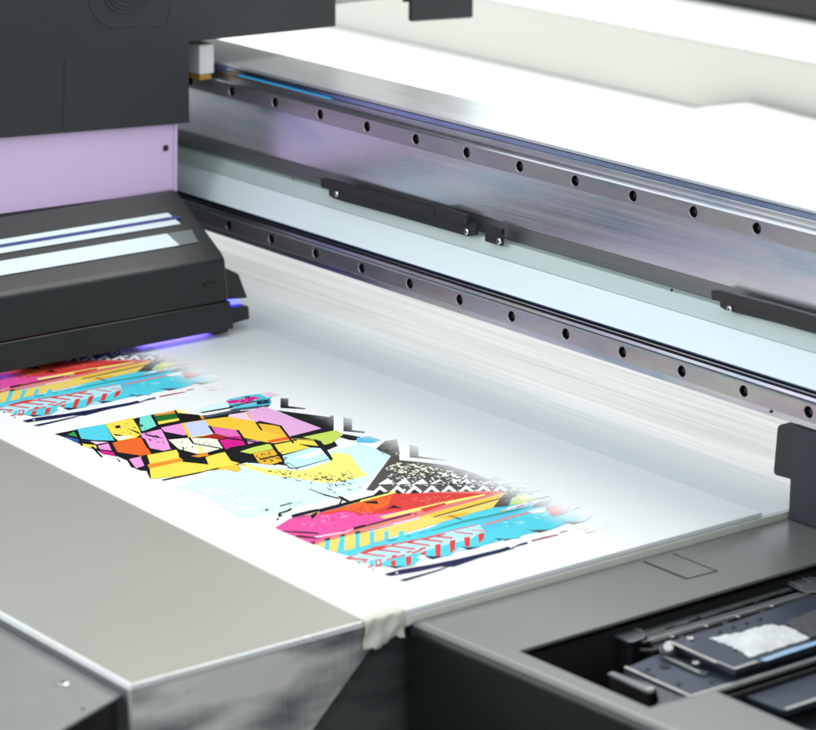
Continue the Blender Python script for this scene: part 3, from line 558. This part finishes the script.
# bearing block that runs on the upper rail
bm = new_bm(); box(bm, -.075, -.027, -.0125, .0020, .1245, .1490); blk = obj('bearing_block', bm, M['white'], car, .0012)
bm = new_bm(); box(bm, -.074, -.0275, -.0120, -.0005, .1198, .1243); obj('orange_seal', bm, mat('amber_seal', (.55, .28, .06), .5), blk, .0006)
# rear drop plate
rv = [Vector((XC, .1972, .1496)), Vector((XC, .2650, .1466)), Vector((XC, .2650, .42)), Vector((XC, .1972, .42))]
bm = new_bm(); prism(bm, rv, (-.005, 0, 0)); obj('rear_plate', bm, M['carriage'], car, .0015)
bm = new_bm(); box(bm, -.0215, -.0175, .1925, .1968, .1665, .42); obj('rear_rib', bm, M['black'], car)
bm = new_bm(); box(bm, -.3, -.0250, .1176, .1969, .1700, .41); obj('bridge', bm, mat('pale_bridge', (.42, .42, .40), .5), car)

# lamp housing: sloped top, upright front, lower tray, end blocks
YE, YB = -.0455, -.62
def xz(pts, y0=YE, y1=YB): return [Vector((a, y0, b)) for a, b in pts]
hs = [(-.0135, .0352), (.0505, -.0045), (.0545, -.0085), (.0592, -.0417), (-.30, -.0417), (-.30, .0352)]
bm = new_bm(); prism(bm, xz(hs), (0, YB - YE, 0)); lh = obj('lamp_housing', bm, M['lamp'], car, .0016)
sl = Vector((.064, 0, -.0397)).normalized(); nrm = Vector((.0397, 0, .064)).normalized()
def on_slope(u, y, h=.0003): return Vector((-.0135, y, .0352)) + sl * u + nrm * h
for nm, u0, u1, y1, k, h in (('window_strip', .0235, .0375, -.068, 'lampwin', .0004), ('dark_slot', .0291, .0319, -.063, 'lampblue', .0011), ('window_strip', .0455, .0600, -.082, 'lampwin', .0004)):  # reflected ceiling tubes and their dark line laid on as strips
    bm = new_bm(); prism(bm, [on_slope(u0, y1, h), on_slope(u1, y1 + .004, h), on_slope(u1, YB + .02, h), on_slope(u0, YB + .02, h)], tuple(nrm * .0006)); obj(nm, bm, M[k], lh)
bm = new_bm(); prism(bm, [on_slope(.0455, -.058, .0004), on_slope(.0600, -.060, .0004), on_slope(.0600, -.0815, .0004), on_slope(.0455, -.0815, .0004)], tuple(nrm * .0005)); obj('frosted_end', bm, mat('frosted_end', (.16, .18, .18), .4), lh)  # dim grey end of the painted reflection
# slim dark lines where the lid meets the walls
bm = new_bm(); tube(bm, [(.0580, YE - .012, -.026), (.0586, YE - .022, -.0262)], .0012, 8); obj('latch_mark', bm, M['black'], lh)
bm = new_bm(); prism(bm, xz([(.0592, -.0424), (.0596, -.0428), (.0640, -.0640), (-.30, -.0640), (-.30, -.0424)], YE + .001, YB), (0, YB - YE - .001, 0)); ty = obj('lower_tray', bm, M['lamp'], car, .0012)
bm = new_bm(); prism(bm, [at_x(a, b, .048) for a, b in ((216,262),(226,268),(239,274),(248,298),(236,299.3),(216,300.5))], (-.03, 0, 0)); obj('end_block', bm, M['black'], car, .001)
bm = new_bm(); prism(bm, [at_x(a, b, .0565) for a, b in ((214,309.5),(249,306),(250,319),(230,325),(228,332),(214,335))], (-.04, 0, 0)); obj('end_foot', bm, M['black'], car, .001)
# ultraviolet lamp bar under the housing (lit)
uv = mat('ultraviolet_lamp', (.05, .05, .4), .3, 0, .02, emit=((.24, .17, 1.0, 1), 3.4))
bm = new_bm(); box(bm, -.12, .050, -.120, -.052, -.0649, -.0642); obj('lit_lamp_bar', bm, uv, car)
bm = new_bm(); box(bm, -.10, .052, -.60, -.235, -.0649, -.0642); obj('lit_lamp_bar', bm, uv, car)
bm = new_bm(); q = [at_x(a, b, .0470) for a, b in ((217,298),(241,301),(241,308),(217,309))]; prism(bm, q, (-.02, 0, 0)); obj('lit_end_gap', bm, mat('blue_glow', (.02, .03, .5), .4, 0, .02, emit=((.06, .07, 1, 1), 6)), car)

# ================================================================== console with its service station
con = thing('service_console', 'dark grey plastic console with rounded lip beside the bed, pit open on top', 'console', (.9, -.2, -1.0))
ZD = -.0782
def dk(pts, z=ZD): return [at_z(a, b, z) for a, b in pts]
LIP = [Vector((XE + .004, -.3080, ZD)), Vector((1.6, -.2700, ZD))]
outer = [LIP[0], LIP[1], Vector((1.6, .45, ZD)), Vector((XE + .004, .45, ZD))]
pit1 = [Vector((.7088, -.2923, ZD)), Vector((.7068, .02, ZD)), Vector((.8215, .02, ZD)), Vector((.8212, -.2612, ZD)), Vector((.8213, -.2906, ZD))]
pit2 = [Vector((.8240, -.2434, ZD)), Vector((.8225, .02, ZD)), Vector((1.3, .02, ZD)), Vector((1.3, -.2400, ZD))]
pit1 = [Vector((.7088, -.2923, ZD)), Vector((.7068, .02, ZD)), Vector((.8212, .02, ZD)), Vector((.8212, -.2605, ZD)), Vector((.8185, -.2900, ZD))]
bm = new_bm(); holed(bm, outer, [pit1, pit2], (0, 0, -.0018)); obj('deck', bm, M['deck'], con)
# front panel with a rounded lip
bm = new_bm(); d = (LIP[1] - LIP[0]).normalized(); nv = Vector((d.y, -d.x, 0)); r = .0075
prof = [(-.0005, .0)] + [(r*math.sin(t*math.pi/20), -r + r*math.cos(t*math.pi/20)) for t in range(0, 11)] + [(r, -.02), (r + .0005, -.7)]
def sweep(name, p2, m, bev):
    bm = new_bm(); rows = []
    for e in (LIP[0] - d*.0005, LIP[1]): rows.append([bm.verts.new(e + nv*a + Vector((0, 0, b + .0006))) for a, b in p2])
    n = len(p2)
    for i in range(n): bm.faces.new((rows[0][i], rows[0][(i+1) % n], rows[1][(i+1) % n], rows[1][i]))
    for rw in rows: bm.faces.new(rw)
    obj(name, bm, m, con, bev)
bm.free()
sweep('rounded_lip', prof[:7] + [(r * .5, -r), (-.0005, -r * .6)], M['deck'], 0)
sweep('front_panel', prof[7:12] + [(r, -.02), (r + .0005, -.7), (.001, -.7), (.001, -.013), (.004, -.0112)], M['lip'], 0)
# side wall and pit floor
bm = new_bm(); box(bm, XE + .0045, XE + .010, -.303, .44, -.7, ZD - .0065); obj('side_wall', bm, M['pit'], con)
bm = new_bm(); box(bm, .66, 1.5, -.30, .3, -.190, -.186); obj('pit_floor', bm, M['pit'], con)
for k, (a, b) in enumerate(((.703, .706), (.8216, .8234))):
    bm = new_bm(); box(bm, a, b, -.294, .03, -.186, ZD - .0062); obj('pit_wall', bm, M['pit'], con)
# service hatch outlined by a dark gap
hq = [Vector((.6400, -.1292, ZD)), Vector((.6796, -.1292, ZD)), Vector((.6806, -.1040, ZD)), Vector((.6400, -.1040, ZD))]
bm = new_bm()
for i, (p0, p1, w) in enumerate(((hq[0], hq[1], .0018), (hq[1], hq[2], .0008), (hq[3], hq[2], .0004))):
    dd = (p1 - p0).normalized(); nn = Vector((-dd.y, dd.x, 0)) * w / 2
    prism(bm, [p0 - nn, p1 - nn, p1 + nn, p0 + nn], (0, 0, .00025 + i*.00004))
obj('hatch_gap', bm, M['pit'], con)

# --- mechanism inside the pit
svc = thing('wiper_station', 'blued steel wiper mechanism with white pad inside the console pit', 'mechanism', (.76, -.2, -.12))
def slab(name, pts, z, t, m, edge=None, bevel=.0006, parent=None):
    bm = new_bm(); prism(bm, [at_z(a, b, z) for a, b in pts], (0, 0, -t)); return obj(name, bm, M[m], parent or svc, bevel)
def strip(name, a, b, z, w, m, parent=None, t=.0006):
    p, q = at_z(*a, z), at_z(*b, z); dd = (q - p).normalized(); nn = Vector((-dd.y, dd.x, 0)) * w / 2
    bm = new_bm(); prism(bm, [p - nn, q - nn, q + nn, p + nn], (0, 0, t)); return obj(name, bm, M[m], parent or svc)
# twin rail
rl = slab('guide_bar', [(633,631),(816,575),(850,565),(850,571),(816,582),(640,637)], -.090, .0012, 'barlit')
slab('guide_bar', [(645,636),(816,586.5),(850,576),(850,583),(816,594),(652,642)], -.0895, .0012, 'barlit')
slab('bar_backing', [(648,641),(816,594.5),(850,584),(850,590),(816,600),(654,648)], -.0912, .012, 'pit')
slab('bar_foot', [(650,645),(816,597),(850,587),(850,598),(816,608),(656,656)], -.104, .003, 'mechdk')
strip('bare_edge', (646,641.6), (812,593.6), -.0888, .0010, 'mechlit')
strip('bare_edge', (640,636), (790,589), -.0893, .0006, 'mechlit')
br = slab('bar_bracket', [(604,630),(612,626),(640,628),(646,632),(645,637),(634,641),(628,641)], -.088, .0014, 'barlit')
slab('bracket_block', [(606,631),(613,627.5),(639,629.5),(644,633),(643,636),(633,639.5),(628,639.5)], -.0896, .02, 'pit')
strip('bare_edge', (628,626), (642,632), -.0876, .0026, 'mechlit', br)
slab('bar_bracket', [(785,582),(798,575),(830,578),(840,590),(806,592)], -.087, .0014, 'barlit')
strip('bare_edge', (790,582), (803,588), -.0866, .0014, 'mechlit'); strip('bare_edge', (800,577), (812,583), -.0866, .0014, 'mechlit')
for a, b in ((644, 651), (699, 627), (756, 612), (811, 591)):
    q = at_z(a, b, -.103); bm = new_bm(); cyl(bm, q + Vector((.002, 0, -.004)), (0, 0, 1), .0019, .015, 14); cyl(bm, q + Vector((.002, 0, -.008)), (0, 0, 1), .0028, .004, 14, .0019); obj('stud', bm, M['mechdk'], svc)
    q2 = at_z(a, b - 8, -.0895)
    bm = new_bm(); cyl(bm, q2, (0, 0, 1), .0016, .0012, 12); obj('stud_cap', bm, M['black'], svc)
# lower plate
lp = slab('lower_plate', [(624,668),(660,653),(720,640),(850,608),(850,647),(816,657),(693,696),(690,696)], -.0915, .003, 'mech')
strip('bare_edge', (625,667.5), (691,697), -.0912, .0018, 'mechlit', lp); strip('bare_edge', (691,696.5), (850,647.5), -.0912, .0016, 'mechlit', lp)
strip('bare_edge', (657,706), (690,697), -.0905, .0030, 'mechdk', lp)
slab('step_plate', [(622,671),(660,686),(690,697.5),(660,706),(656,690),(640,680)], -.0925, .002, 'mechdk')
fb = slab('finger_bar', [(607,673),(612,671),(654,687),(654,691),(648,692)], -.087, .0014, 'barlit')
slab('finger_block', [(609,673.4),(612.5,672),(653,687.6),(653,690.4),(648,691)], -.0886, .016, 'pit')
strip('bare_edge', (646,690.5), (653.5,688.5), -.0868, .0018, 'mechlit', fb)
q = at_z(665, 666.5, -.0912); bm = new_bm(); cyl(bm, q, (0, 0, 1), .0034, .0003, 20); obj('plate_hole', bm, M['pit'], lp)
# upper plate carrying the pads
up = slab('pad_plate', [(669,641.5),(720,626),(830,589),(850,600),(850,635),(816,646),(758,663),(735,670)], -.0845, .0035, 'mech')
strip('bare_edge', (669,641.8), (717,663), -.0842, .0020, 'mechlit', up); strip('bare_edge', (717,662), (735,669.5), -.0843, .0010, 'mechlit', up); strip('bare_edge', (735,669.2), (757,662), -.0842, .0022, 'mechlit', up)
slab('plate_skirt', [(668,643),(718,665),(735,672),(850,640),(850,600),(700,630)], -.0885, .006, 'pit')
ek = slab('end_bracket', [(663,656),(668,654),(703,670),(711,672),(706,674),(700,674)], -.090, .004, 'mechdk')
strip('bare_edge', (664,657), (700,673), -.0898, .0010, 'mechlit', ek)
q = at_z(668, 648, -.086); bm = new_bm(); cyl(bm, q, (.6, -.5, .5), .0042, .004, 18, .0030); obj('pivot_ball', bm, M['screw'], svc, .0008)
q = at_z(667, 652, -.089); bm = new_bm(); cyl(bm, q, (.3, -.2, 1), .0052, .0025, 18); obj('pivot_ring', bm, M['mechdk'], svc, .0008)
for a, b in ((696, 663.5), (690, 639)):
    q = at_z(a, b, -.0885 if a > 692 else -.0843); pan_screw('screw', q, (0, 0, 1), .0026, svc)
# pads: white reflection painted as ragged patch, inky pad behind, blue film along the edge
def pad(name, pts, z, m, jag, h):
    out = []
    for i in range(len(pts)):
        a, b = pts[i], pts[(i+1) % len(pts)]; k = 9
        for j in range(k):
            t = j / k; out.append((a[0]+(b[0]-a[0])*t + rnd.uniform(-jag, jag), a[1]+(b[1]-a[1])*t + rnd.uniform(-jag, jag)*.5))
    bm = new_bm(); prism(bm, [at_z(a, b, z) for a, b in out], (0, 0, -h)); return obj(name, bm, M[m], svc, .0004)
pad('white_pad', [(710,638),(740,632),(768,624),(786,626),(800,632),(810,638),(780,647),(750,657),(738,650),(732,646)], -.0838, 'foam', 1.6, .0005)
pad('inky_pad', [(785,622),(812,610),(850,600),(850,630),(812,636),(800,631)], -.0826, 'foamdk', .8, .0017)
bm = new_bm(); prism(bm, [at_z(a, b, -.0838) for a, b in ((760,660),(786,650.5),(816,641.5),(850,631),(850,635),(816,645),(766,661.5))], (0, 0, .0004)); obj('blue_film', bm, mat('pale_blue_film', (.36, .52, .74), .25, 0, .3, 60), svc)
for i in range(4):
    q = at_z(720 + i*13.5, 631.5 - i*4.2, -.0842); bm = new_bm(); cyl(bm, q, (0, 0, 1), .0011, .0003, 12); obj('plate_hole', bm, M['pit'], up)
# small hardware: slots in the guide bar, clips, cable
for a, b in ((665,629), (690,621.5), (720,612.5), (746,604.5), (770,597)):
    strip('bar_slot', (a, b), (a + 9, b - 2.8), -.0893, .0010, 'pit', rl, .0003)
for a, b in ((672,637), (706,626.5), (738,617), (772,606.5)):
    q = at_z(a, b, -.0890); pan_screw('screw', q, (0, 0, 1), .0015, svc, 'mechlit', .0010)
for a, b in ((684,640), (728,626), (766,614.5)):
    bm = new_bm(); q = at_z(a, b, -.0890); box(bm, q.x - .004, q.x + .003, q.y - .0022, q.y + .0022, q.z - .008, q.z + .0016); obj('cable_clip', bm, M['black'], svc, .0006)
bm = new_bm(); tube(bm, [at_z(a, b, -.0900) for a, b in ((640,650),(652,651),(676,645),(700,636),(730,627),(760,617.5),(800,605),(850,590))], .0014, 8); obj('cable', bm, M['black'], svc, smooth=True)
for a, b in ((648,669), (679,684), (712,682), (746,671)):
    q = at_z(a, b, -.0913); pan_screw('screw', q, (0, 0, 1), .0016, lp, 'mechdk', .0008)
strip('plate_slot', (640,671), (655,677.5), -.0911, .0016, 'pit', lp, .0003)
# second tray in the nearer pit
tr = thing('capping_tray', 'flat blued steel capping tray with bare edge in the nearer console pit', 'tray', (.9, -.2, -.12))
bm = new_bm(); prism(bm, [at_z(a, b, -.0865) for a, b in ((746,696),(816,672),(900,645),(900,690),(816,700),(785,710.5))], (0, 0, -.004)); obj('tray_plate', bm, M['mech'], tr, .0008)
strip('bare_edge', (785,710), (900,672), -.0862, .0022, 'mechlit', tr)
strip('rim_edge', (747,697), (783,711), -.0862, .0012, 'mech', tr)
bm = new_bm(); prism(bm, [at_z(a, b, -.100) for a, b in ((782,716),(900,682),(900,760),(816,735))], (0, 0, -.003)); obj('under_tray', bm, M['mechdk'], tr, .0008)

# ================================================================== post under the beam end
pst = thing('beam_post', 'black textured post with rounded side flange under the right end of the gantry', 'post', (.68, .05, ZD))
bm = new_bm(); box(bm, .6366, .80, .0035, .16, ZD, -.0125); obj('post_body', bm, mat('textured_black_post', (.030, .032, .042), .55, 0, .2, 300, .7, 1500), pst, .0015)
fl = [at_y(a, b, .0060) for a, b in ((776,428),(778.5,424.5),(792,427),(788.5,478.7),(775.5,474),(774,471))]
fl = [at_y(a, b, .0060) for a, b in ((777,430),(777.8,426.5),(780,424.5),(800,429),(799,482),(788,478.7),(776,475.5),(773.8,473.5),(773.4,470))]
bm = new_bm(); prism(bm, fl, (0, .012, 0)); obj('side_flange', bm, M['black'], pst, .0012)

# ================================================================== behind the beam
wl = thing('rear_guard', 'long cream rear guard panel with white top behind the gantry', 'guard panel', (0, 1.0, -.07))
bm = new_bm(); box(bm, -3.0, 1.8, .935, .950, -.0735, .0040); obj('face_panel', bm, M['rear'], wl, .002)
bm = new_bm(); box(bm, -3.0, 1.8, .934, 1.40, .0043, .0063); obj('top_shelf', bm, M['white'], wl, .0008)
cab = thing('dark_cabinet', 'black cabinet standing on the white shelf at the back', 'cabinet', (-.2, 1.2, .007))
bm = new_bm(); box(bm, -.70, 1.6, 1.112, 1.40, .0125, .16); obj('cabinet_body', bm, M['black'], cab, .004)
bm = new_bm(); box(bm, -.71, 1.6, 1.125, 1.39, .0066, .0122); obj('cabinet_plinth', bm, M['pit'], cab)
# blank board lying on the rear bed with one corner lifted
bm = new_bm(); g = []
for i in range(25):
    x = -.42 + i * .045
    row = []
    for j in range(13):
        y = .62 + j * .025
        t = min(1, max(0, (x + .42) / .09)); lift = (t*t*(3-2*t)) * .021 * (j / 12) ** 1.5 * (1 - .12 * min(1, max(0, (x + .33) / .1)))
        row.append(bm.verts.new((x, y, ZBED + .0006 + lift)))
    g.append(row)
for i in range(24):
    for j in range(12): bm.faces.new((g[i][j], g[i+1][j], g[i+1][j+1], g[i][j+1]))
bl = obj('blank_sheet', bm, M['white'], smooth=True); sm = bl.modifiers.new('thick', 'SOLIDIFY'); sm.thickness = .0008
tag(bl, 'blank white sheet with a lifted rear edge lying on the rear bed', 'sheet')

# ================================================================== lamps, surroundings light, camera
def area(name, loc, target, sx, sy, power, col=(1, 1, 1)):
    l = bpy.data.lights.new(name, 'AREA'); l.shape = 'RECTANGLE'; l.size = sx; l.size_y = sy; l.energy = power; l.color = col
    o = bpy.data.objects.new(name, l); COL.objects.link(o); o.location = loc
    o.rotation_euler = (Vector(target) - Vector(loc)).to_track_quat('-Z', 'Y').to_euler(); return o
area('ceiling_lamp', (.35, 1.2, 2.4), (.35, 0, 0), 1.8, 1.9, 24, (1, .97, .92))
area('rear_lamp', (-.4, 1.0, 1.5), (-.4, .85, -.07), 2.0, 1.3, 24, (1, .98, .94))
area('window_lamp', (-.2, -2.6, .95), (.3, 0, .05), 2.4, 1.0, 26, (.95, .98, 1))  # unseen fill added to brighten the upright faces
W_ = bpy.data.worlds.new('World'); SC.world = W_; W_.use_nodes = True
nt = W_.node_tree; bg = nt.nodes['Background']
tc = nt.nodes.new('ShaderNodeTexCoord'); sx = nt.nodes.new('ShaderNodeSeparateXYZ'); nt.links.new(tc.outputs['Generated'], sx.inputs[0])
r = nt.nodes.new('ShaderNodeValToRGB'); e = r.color_ramp.elements
e[0].position = .44; e[0].color = (.16, .16, .17, 1); e[1].position = .60; e[1].color = (.82, .92, .965, 1)
ma = nt.nodes.new('ShaderNodeMath'); ma.operation = 'MULTIPLY_ADD'; ma.inputs[1].default_value = .5; ma.inputs[2].default_value = .5
nt.links.new(sx.outputs['Z'], ma.inputs[0]); nt.links.new(ma.outputs[0], r.inputs[0]); nt.links.new(r.outputs[0], bg.inputs[0]); bg.inputs[1].default_value = 1.16

cd = bpy.data.cameras.new('camera'); cam = bpy.data.objects.new('camera', cd); COL.objects.link(cam)
mw = Matrix((RGT, UPV, -FWD)).transposed().to_4x4(); mw.translation = CAM; cam.matrix_world = mw
cd.sensor_width = 36; cd.sensor_fit = 'HORIZONTAL'; cd.lens = FPX / PW * 36
cd.clip_start = .05; cd.clip_end = 200
cd.dof.use_dof = True; cd.dof.focus_distance = (Vector((.42, -.02, .04)) - CAM).dot(FWD); cd.dof.aperture_fstop = 9.5
SC.camera = cam
SC.view_settings.view_transform = 'Standard'; SC.view_settings.look = 'None'; SC.view_settings.gamma = 1; SC.view_settings.exposure = 0
